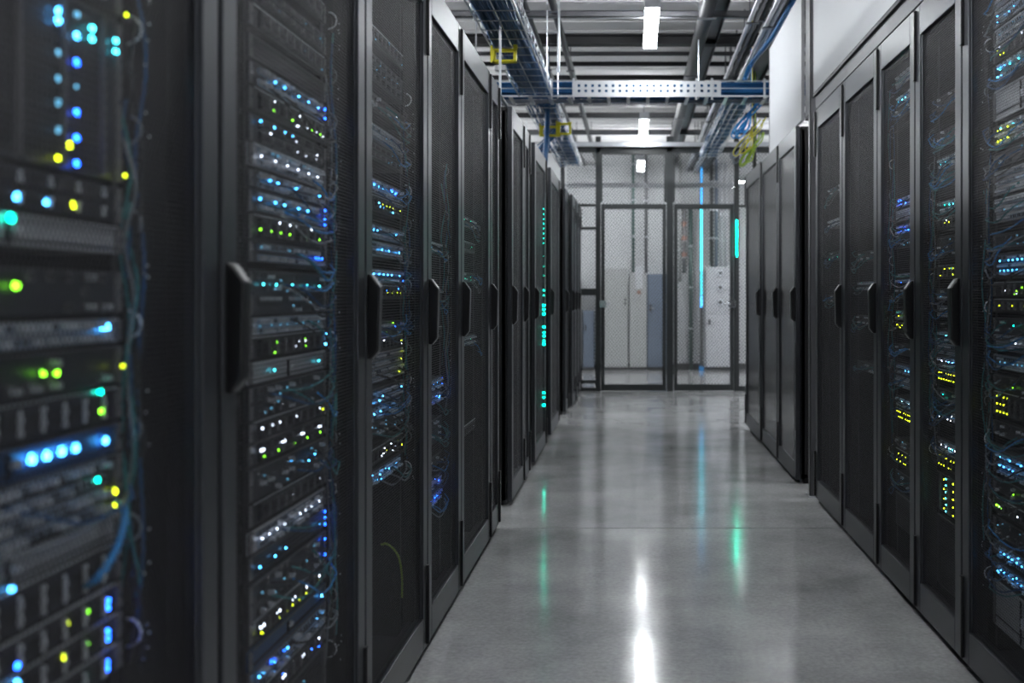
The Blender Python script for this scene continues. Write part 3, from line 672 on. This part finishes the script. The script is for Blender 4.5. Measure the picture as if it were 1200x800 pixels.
fill(C2, 4.90, 4.7, [(300, 1, 'dark', [('dim', 'scatter', 5)]), (335, 1, 'switch', [(Te, 'scatter', 3)]), (375, 1, 'dark', [('dim', 'scatter', 6)]), (430, 1, 'dark', [('dim', 'scatter', 3)])], 'fourth right cabinet', seed=81)
fill(C1, 5.62, 5.5, [(225, 1, 'dark', [('dim', 'scatter', 5)]), (262, 1, 'switch', [('dim', 'scatter', 5)]), (300, 1, 'dark', [(Te, 'scatter', 3)]), (350, 1, 'dark', [('dim', 'scatter', 6)])], 'fifth right cabinet', seed=91)

# white blanking panels above the right row, header strip, posts
PT = CAMH+1.79
hd = thing('aisle_header', 'dark grey header strip along the tops of the near right cabinets', 'header', (XR, 1.6, H_CAB+.004))
B('header_board', M_msteel, (0, .035, 0, 4.08, 0, .088), hd, .002); B('header_lip', M_dsteel, (-.012, 0, 0, 4.08, .070, .088), hd)
t = thing('blanking_panel', 'large white panel standing above the near right cabinets', 'panel', (XR+.008, 1.6, H_CAB+.094))
B('panel_board', M_white, (0, .02, 0, 4.20, 0, PT-H_CAB-.094), t, .002)
t = thing('blanking_panel', 'white panel standing above the far right cabinets', 'panel', (.99, 6.03, H_CAB+.003))
B('panel_board', M_white, (0, .02, 0, 1.42, 0, PT-H_CAB-.003), t, .002); B('panel_edge', M_msteel, (-.002, .022, 1.40, 1.42, 0, PT-H_CAB-.003), t)
t = thing('steel_post', 'grey steel post between the two white panels, beside the right gap', 'post', (XR-.01, 5.80, 0))
mb = MB().box(0, .05, 0, .006, 0, CEIL).box(0, .006, 0, .05, 0, CEIL).box(.044, .05, 0, .05, 0, CEIL)
mb.build('post_channel', M_msteel, t, .001); B('base_plate', M_steel, (-.01, .06, -.03, .08, 0, .008), t)
t = thing('filler_panel', 'dark grey upright filler between the white panels above the gap', 'panel', (XR+.002, 5.86, H_CAB+.02))
B('filler_board', M_msteel, (0, .02, 0, .17, 0, PT-H_CAB+.2), t); B('filler_rail', M_dsteel, (0, .03, 0, .17, -.02, 0), t)

# ================================================================== cable trays
SM = M_steel
def wire_tray(name, label, x0, x1, y0, y1, z, h, step, mids):
    t = thing(name, label, 'cable tray', (x0, y0, z)); W_ = x1-x0; L = y1-y0
    for k, xx in enumerate([0, W_]+[W_*q for q in mids]): MB().tube([(xx, 0, 0), (xx, L, 0)], .006 if k < 2 else .0035, 6).build('long_wire', SM, t, smooth=True)
    for xx in (0, W_):
        for zz in (h*.5, h): MB().tube([(xx, 0, zz), (xx, L, zz)], .0035, 6).build('long_wire', SM, t, smooth=True)
    for i in range(int(L/step)+1):
        yy = min(i*step, L); MB().tube([(0, yy, h), (0, yy, -.004), (W_, yy, -.004), (W_, yy, h)], .0032, 6).build('cross_wire', SM, t)
    return t
TB = CAMH+1.505
t = wire_tray('basket_tray', 'long steel wire basket tray full of blue cables above the left cabinets', -.86, -.615, 3.0, 7.72, TB, .10, .2, (.52,))
for yy in (.9, 2.6, 4.2): 
    for xx in (-.01, .255): MB().tube([(xx, yy, 0), (xx, yy, CEIL-TB)], .004, 6).build('hanger_rod', M_steel, t)
def bundle(name, label, x0, x1, y0, y1, z0, z1, n, seed, mm=M_bluecab, axis='y', r=.006):
    rnd = random.Random(seed); mb = MB()
    for i in range(n):
        a, zc = rnd.uniform(0, 1), rnd.uniform(z0, z1); P = []
        for k in range(13):
            s_ = k/12; wob = .012*sin(k*1.3+i)
            if axis == 'y': P.append((x0+(x1-x0)*a+wob, y0+(y1-y0)*s_, zc+.004*sin(k*1.1+i*3)))
            else: P.append((x0+(x1-x0)*s_, y0+(y1-y0)*a+wob*.6, zc+.004*sin(k*1.1+i*3)))
        mb.tube(P, r, 5)
    o = mb.build(name, mm, smooth=True); tag(o, label, 'cables', kind='stuff'); return o
bundle('blue_cables', 'mass of blue network cables lying in the long left wire basket', -.845, -.632, 3.0, 7.72, TB+.010, TB+.075, 70, 1, r=.0065)
t = wire_tray('basket_tray', 'far stretch of wire basket tray beyond the crossing tray on the left', -.86, -.615, 8.2, 12.0, TB, .10, .25, (.52,))
bundle('blue_cables', 'blue cables in the far basket beyond the crossing tray', -.845, -.632, 8.2, 12.0, TB+.010, TB+.06, 34, 2, r=.0065)
# crossing tray
ZC = 7.80; zt0 = CAMH+1.520; zt1 = CAMH+1.632
t = thing('perforated_tray', 'galvanised perforated cable tray crossing the aisle below the ceiling', 'cable tray', (0, ZC, 0))
def plate(x0, x1, y, z0, z1, mm=M_steel):
    """side plate with two rows of real slots"""
    mb = MB(); rows = [(.24, .42), (.60, .78)]; hgt = z1-z0; p = .052
    zs = [z0]+[z0+hgt*q for r_ in rows for q in r_]+[z1]
    for k in (0, 2, 4): mb.box(x0, x1, y, y+.002, zs[k], zs[k+1])
    n_ = int((x1-x0)/p)
    for k in (1, 3):
        for i in range(n_+1): 
            xa = x0+i*p; mb.box(xa, min(xa+p*.62, x1), y, y+.002, zs[k], zs[k+1])
    return mb.build('side_plate', mm, t)
xa = (672-742)/FPX*ZC; xb = (845-742)/FPX*ZC; xl = -1.6; xr = 1.9
plate(xa, xb, 0, zt0, zt1); plate(xl, xr, .30, zt0, zt1)
for zz in (zt0, zt0+.056, zt1):
    for (p0, p1) in ((xl, xa), (xb, xr)): MB().tube([(p0, 0, zz), (p1, 0, zz)], .0045, 6).build('side_wire', M_steel, t)
for i in range(24):
    xx = xl+.05+i*.15
    B('rung', M_steel, (xx, xx+.025, 0, .30, zt0-.014, zt0-.002), t)
for xx in (xl+.5, xa, -.62, .48, .60, 1.0): B('bracket', M_steel, (xx-.008, xx+.008, -.006, -.001, zt0-.03, zt1+.02), t)
for xx in (-1.2, xa-.12, .50, 1.1): MB().tube([(xx, .02, zt0-.02), (xx, .02, CEIL)], .005, 6).build('hanger_rod', M_steel, t)
B('tray_lip', M_steel, (xl, xr, -.012, 0, zt0-.010, zt0), t)
bundle('blue_cables', 'blue cables heaped in the crossing perforated tray', xl, xr, ZC+.03, ZC+.27, zt0+.02, zt1+.008, 46, 3, axis='x', r=.0085)
# more runs
t = wire_tray('basket_tray', 'short wire basket tray high on the right near the white panel', .78, .98, 8.3, 12.0, CAMH+1.60, .08, .25, (.5,))
bundle('blue_cables', 'blue cables in the short right basket tray', .79, .97, 8.3, 12.0, CAMH+1.62, CAMH+1.68, 20, 5, r=.008)
# drops and loops on the right, beyond the crossing tray
def loops(name, label, cx, cy, cz, mm, n, seed, R=(.04, .11), r=.006):
    rnd = random.Random(seed); mb = MB()
    for i in range(n):
        dx, dy = rnd.uniform(-.035, .035), rnd.uniform(-.08, .08); q = rnd.uniform(.7, 1.2)
        P = [(cx+.10*q+dx, cy+dy, cz+.15), (cx+.07*q+dx, cy+dy, cz+.10*q), (cx+dx, cy+dy, cz+.02), (cx-.08*q+dx, cy+dy, cz-.06*q), (cx-.12*q+dx, cy+dy*.5, cz-.13*q), (cx-.09*q+dx, cy+dy, cz-.15*q), (cx-.03+dx, cy, cz-.08), (cx, cy, cz+.05)]
        mb.tube(smooth_path(P, 5), r, 5)
    mb.tube([(cx, cy, cz-.02), (cx, cy, CEIL)], .004, 5)
    return tag(mb.build(name, mm, smooth=True), label, 'cables')
loops('cable_loop', 'blue cable slack loop hanging at the right end of the crossing tray', .95, 8.25, CAMH+1.44, M_brblue, 6, 1)
loops('cable_loop', 'yellow cable slack loop hanging near the white panel', 1.0, 8.6, CAMH+1.34, M_yel, 3, 2, r=.005)
loops('cable_loop', 'green cable slack loop lowest of those near the white panel', 1.06, 8.9, CAMH+1.27, M_green, 4, 3)
loops('cable_loop', 'grey cable slack loop behind the coloured loops near the white panel', 1.0, 9.2, CAMH+1.36, M_greycab, 6, 4)
loops('cable_loop', 'blue cable slack loop hanging above the far left cabinets', -.74, 9.0, CAMH+1.36, M_bluecab, 8, 5)
tag(MB().tube(smooth_path([(.86, 7.9, CAMH+1.66), (.93, 8.0, CAMH+1.82), (1.0, 7.4, CAMH+1.86), (1.03, 6.6, CAMH+1.90)]), .02, 8).build('cable_bundle', M_bluecab, smooth=True), 'thick blue cable rising from the crossing tray beside the white panel', 'cable')
tag(MB().tube(smooth_path([(-.70, 8.4, CAMH+1.55), (-.72, 8.5, CAMH+1.3), (-.74, 8.5, CAMH+1.03), (-.78, 8.5, .98+CAMH)]), .022, 8).build('cable_bundle', M_bluecab, smooth=True), 'blue cable dropping from the tray onto the left cabinets', 'cable')
# vertical rods
for x, y, z0, z1, lb in ((-.50, 6.9, CAMH+1.5, CEIL, 'thin white hanger rod left of the perforated plate'), (1.07, 9.0, 0, CEIL, 'slim dark upright pole behind the far right cabinet'),
                         (-.735, 5.66, H_CAB-.004, CEIL, 'thin upright rod standing on the cabinet just past the left gap')):
    tag(MB().tube([(x, y, z0), (x, y, z1)], .007 if x != 1.07 else .016, 8).build('hanger_rod' if x != 1.07 else 'upright_pole', M_steel if x < 0 else M_cage), lb, 'rod')
# yellow cable exits
def yframe(cx, cy, cz, wd, hh, label):
    t = thing('cable_exit', label, 'bracket', (cx, cy, cz)); b_ = .014
    mb = MB().box(-wd/2, wd/2, 0, .05, hh/2-b_, hh/2).box(-wd/2, wd/2, 0, .05, -hh/2, -hh/2+b_).box(-wd/2, -wd/2+b_*1.3, 0, .05, -hh/2, hh/2).box(wd/2-b_*1.3, wd/2, 0, .05, -hh/2, hh/2)
    mb.build('exit_frame', M_yel, t, .003)
    B('exit_clip', M_yel, (-wd/2-.012, -wd/2, .01, .04, -hh/2, hh/2+.02), t); B('exit_hook', M_yel, (wd/2-.02, wd/2+.004, .01, .04, hh/2, TB-cz+.004), t)
yframe(-.775, 6.15, TB-.062, .145, .08, 'yellow cable exit bracket clipped under the left basket tray')
yframe(-.72, 8.9, TB-.075, .17, .09, 'yellow cable exit bracket beyond the crossing tray, left of two')
yframe(-.60, 8.9, TB-.055, .12, .10, 'yellow cable exit bracket beyond the crossing tray, right of two')
t = thing('cable_connector', 'white plastic connector hanging below the nearest yellow bracket', 'connector', (-.80, 6.15, TB-.155))
B('connector_body', M_white, (-.035, .035, 0, .05, 0, .035), t, .006); MB().tube([(0, .02, 0), (0, .02, -.30)], .005, 6).build('connector_lead', M_greycab, t)
MB().tube([(0, .02, .03), (0, .02, .16)], .006, 6).build('connector_stem', M_white, t)
# cable lying along the left cabinet tops
tag(MB().tube(smooth_path([(-.72, 4.0, H_CAB+.02), (-.70, 4.7, H_CAB+.035), (-.705, 5.3, H_CAB+.03), (-.70, 6.2, H_CAB+.02), (-.71, 7.4, H_CAB+.012)]), .011, 8).build('power_cable', M_greycab, smooth=True), 'pale cable lying along the tops of the left cabinets', 'cable')

# ================================================================== the wire cage
ZG = 12.25; pxm = ZG/FPX
def gx(px): return (px-742)*pxm
def gz(py): return CAMH+(346-py)*pxm
cage = thing('cage_partition', 'black wire mesh cage partition closing off the end of the aisle', 'cage', (0, ZG, 0))
def gbox(name, x0, x1, y0, y1, parent=cage, d=(-.03, .03), mm=M_cage, bevel=.003): return B(name, mm, (gx(x0), gx(x1), d[0], d[1], gz(y1), gz(y0)), parent, bevel)
def weave(x0, x1, y0, y1, parent, p=.040):
    X0, X1, Z0, Z1 = gx(x0), gx(x1), gz(y1), gz(y0); mb = MB(); sl = 1.15; r = .0033
    for sgn in (1, -1):
        c = (Z0-sl*X1) if sgn > 0 else (Z0+sl*X0); cmax = (Z1-sl*X0) if sgn > 0 else (Z1+sl*X1)
        while c < cmax:
            pts = []
            for xx in (X0, X1):
                z = sgn*sl*xx+c
                if Z0 <= z <= Z1: pts.append((xx, z))
            for zz in (Z0, Z1):
                xx = (zz-c)/(sgn*sl)
                if X0 < xx < X1: pts.append((xx, zz))
            if len(pts) >= 2 and abs(pts[0][0]-pts[1][0]) > 1e-3: mb.tube([(pts[0][0], sgn*.002, pts[0][1]), (pts[1][0], sgn*.002, pts[1][1])], r, 4, False)
            c += p*sl
    tag(mb.build('wire_mesh', M_wire, parent), kind='stuff')
for a, b_ in ((698, 704), (781, 789), (860, 866)):
    gbox('post', a, b_, 160, 462)
gbox('post', 657, 662, 175, 462); gbox('post', 884-2, 884+2, 172, 462)
gbox('top_rail', 640, 920, 172, 179); gbox('side_rail', 640, 698, 454, 458.5); gbox('side_rail', 866, 920, 452, 458)
gbox('side_rail', 662, 698, 338, 346); gbox('side_rail', 662, 698, 266, 269); gbox('side_rail', 662, 698, 239, 242); gbox('side_rail', 662, 698, 445, 449)
gbox('side_rail', 866, 920, 240, 243)
for a, b_, c, d in ((664, 698, 179, 239), (704, 781, 179, 239), (789, 860, 179, 239), (664, 698, 242, 454), (866, 884, 179, 452), (886, 920, 179, 452)):
    weave(a, b_, c, d, cage)
gbox('transom', 704, 781, 179, 181); gbox('frame_upright', 704, 706, 181, 237); gbox('frame_upright', 778, 781, 181, 237); gbox('frame_upright', 789, 791, 181, 237)
for a, b_, lb, hs in ((704.5, 780.5, 'left black mesh gate of the cage with its latch on the left', 0), (789.5, 859.5, 'right black mesh gate of the cage with its latch on the right', 1)):
    g = thing('cage_gate', lb, 'gate', (0, ZG, 0), 0, 'mesh gates of the cage')
    fr = MB(); w4 = 4.2
    for (x0, x1, y0, y1) in ((a, a+w4, 239, 457.5), (b_-w4, b_, 239, 457.5), (a+w4, b_-w4, 239, 245), (a+w4, b_-w4, 450, 457.5)):
        fr.box(gx(x0), gx(x1), -.022, .022, gz(y1), gz(y0))
    fr.build('gate_frame', M_cage, g, .003)
    weave(a+3.5, b_-3.5, 244, 451, g)
    lx = a+2 if not hs else b_-2; s_ = 1 if not hs else -1
    gbox('latch_box', lx-4, lx+4, 352, 360, g, (-.05, -.022), M_chrome)
    mb = MB().tube([(gx(lx+s_*2), -.06, gz(356)), (gx(lx+s_*9), -.062, gz(356))], .012, 8); mb.build('latch_knob', M_chrome, g)
    for yy in (262, 350, 436):
        hx = (b_-1 if not hs else a+1); MB().tube([(gx(hx), -.03, gz(yy+5)), (gx(hx), -.03, gz(yy-5))], .012, 8).build('gate_hinge', M_cage, g)
# bright struts on and behind the cage
for y, dz, ZZ, xl_, xr_, lb, mm in ((169, 5.5, 12.10, -1.2, 2.0, 'bright galvanised strut running along the top of the cage', M_steel), (217, 5, 13.4, -1.6, 2.3, 'bright galvanised strut behind the upper cage mesh', M_steel)):
    zc = CAMH+(346-y)*ZZ/FPX; h_ = dz*ZZ/FPX
    o = MB().box(xl_, xr_, ZZ, ZZ+.004, zc-h_/2, zc+h_/2).box(xl_, xr_, ZZ, ZZ+.04, zc-h_/2, zc-h_/2+.004).box(xl_, xr_, ZZ, ZZ+.04, zc+h_/2-.004, zc+h_/2).build('cross_strut', mm)
    tag(o, lb, 'strut')
    MB().tube([(xl_+.2, ZZ+.02, zc), (xl_+.2, ZZ+.02, CEIL)], .005, 6).build('hanger_rod', mm, o); MB().tube([(xr_-.2, ZZ+.02, zc), (xr_-.2, ZZ+.02, CEIL)], .005, 6).build('hanger_rod', mm, o)

# ================================================================== behind the cage
ZB = 15.55; bm_ = ZB/FPX
def bx(px): return (px-742)*bm_
def bz(py): return CAMH+(346-py)*bm_
def wallcab(x0, x1, ytop, label, mm, depth=.28, split=None, det=None, name='wall_cabinet'):
    t = thing(name, label, 'cabinet', (bx(x0), ZB, 0)); W_ = bx(x1)-bx(x0); H_ = bz(ytop)
    B('cabinet_body', mm, (0, W_, .012, depth, .05, H_), t, .004)
    B('plinth', M_base, (.01, W_-.01, .02, depth-.02, 0, .05), t)
    if split:
        zs = bz(split); B('door', mm, (.012, W_-.012, 0, .011, zs+.006, H_-.015), t, .003); B('door', mm, (.012, W_-.012, 0, .011, .065, zs-.006), t, .003)
    else: B('door', mm, (.012, W_-.012, 0, .011, .065, H_-.015), t, .003)
    return t, W_, H_
t, W_, H_ = wallcab(706, 736, 314, 'tall pale grey cabinet behind the left gate, left of two tall pale ones', M_beige)
B('door_handle', M_base, (W_-.05, W_-.035, -.02, 0, 1.0, 1.12), t)
t, W_, H_ = wallcab(737.5, 758, 320, 'narrow pale grey cabinet with a reddish button, beside the blue-grey one', M_beige)
B('notice_plate', M_lgrey, (W_*.35, W_*.75, -.003, 0, 1.25, 1.58), t); MB().disc(W_*.55, 0, 1.19, .035, .03, 12).build('push_button', M_red, t)
t, W_, H_ = wallcab(758.5, 786, 321, 'blue-grey cabinet behind the left gate, tucked behind the middle post', M_slate)
MB().tube([(.05, -.03, .95), (.11, -.03, .95)], .012, 8).build('door_handle', M_chrome, t); B('handle_plate', M_base, (.035, .065, -.03, 0, .90, 1.0), t)
t, W_, H_ = wallcab(826.5, 857, 313, 'light grey cabinet with three round dials behind the right gate', M_lgrey, split=366)
for k, yy in enumerate((320, 337, 354)):
    MB().disc(W_*.58, 0, bz(yy), .05, .02, 16).build('dial', M_silver, t); MB().disc(W_*.58, -.02, bz(yy), .028, .008, 12).build('dial_knob', M_msteel, t)
B('door_handle', M_base, (.05, .075, -.02, 0, bz(380), bz(374)), t)
t, W_, H_ = wallcab(683, 696, 364, 'low slate blue cabinet at the far left behind the cage', M_slate)
B('door_handle', M_chrome, (.03, .05, -.02, 0, .6, .7), t)
t, W_, H_ = wallcab(664, 681, 330, 'pale cabinet mostly hidden behind the last left cabinets', M_beige); B('door_handle', M_base, (.03, .05, -.02, 0, .9, 1.0), t)
def vpipe(px, r, y0, y1, mm, lb, name='wall_conduit', Z=15.75, zig=False):
    x = (px-742)*Z/FPX; za = CAMH+(346-y1)*Z/FPX; zb = CAMH+(346-y0)*Z/FPX
    za = max(za, 0)
    t = thing(name, lb, 'conduit', (x, Z, za)); MB().tube([(0, 0, 0), (0, 0, zb-za)], r, 10).build('conduit_tube', mm, t, smooth=True)
    for k in range(1, 4): B('pipe_clamp', M_steel, (-r-.012, r+.012, -r-.004, .08, (zb-za)*k/4-.012, (zb-za)*k/4+.012), t)
    return t
vpipe(742, .022, 150, 319, mat('greenish_conduit', (.07, .13, .12), .4, .3), 'slim green-grey conduit rising above the narrow pale cabinet')
vpipe(757, .024, 150, 320, M_msteel, 'slim grey conduit rising above the blue-grey cabinet')
vpipe(797, .026, 180, 330, M_beige, 'pale conduit left of the green conduit behind the right gate')
vpipe(809.5, .032, 240, 434, mat('dark_green_conduit', (.03, .06, .055), .4, .2), 'dark green conduit reaching the floor behind the right gate')
vpipe(834, .030, 180, 312, M_dsteel, 'dark riser pipe left of the pair above the dial cabinet', Z=15.70)
vpipe(839.5, .028, 180, 312, M_slate, 'slate riser pipe right of the pair above the dial cabinet', Z=15.70)
vpipe(845.5, .022, 190, 312, M_lgrey, 'white corrugated riser left of the white pair above the dial cabinet', Z=15.70)
vpipe(851, .022, 190, 312, M_lgrey, 'white corrugated riser right of the white pair above the dial cabinet', Z=15.70)
t = vpipe(802, .03, 245, 320, M_msteel, 'grey conduit with reddish couplings behind the right gate')
for yy in (.25, .5, .72): MB().tube([(-.0, 0, yy), (0, 0, yy+.07)], .045, 10).build('pipe_coupling', M_red, t)
# cyan and blue light strips
def lightstrip(px, segs, label, Z=15.5, wd=.030):
    x = (px-742)*Z/FPX; t = thing('light_strip', label, 'light strip', (x, Z, 0))
    f = lambda py: CAMH+(346-py)*Z/FPX
    B('strip_channel', M_base, (-wd*.8, wd*.8, .004, min(.03, wd), 0, f(min(s[0] for s in segs))+.05), t)
    for y0, y1, c, k in segs:
        B('light_segment', led(c, k, True), (-wd/2, wd/2, -.006, .004, f(y1), f(y0)), t)
    return t
t = lightstrip(822, [(192, 218, 'azure', .12), (219, 242, 'azure', .2), (243, 318, 'cyan', .42), (319, 346, 'cyan', .22), (347, 360, 'azure', .35)], 'upright cyan and blue light strip on the wall behind the right gate')
MB().tube([(0, .02, .05), (0, .02, bz(362))], .014, 8).build('strip_lead', M_msteel, t); B('strip_foot', M_brblue, (-.035, .035, -.01, .05, 0, .07), t)
lightstrip(863.5, [(258, 300, 'teal', 6.0)], 'thin teal light strip fixed up the right cage post', Z=12.20, wd=.005)
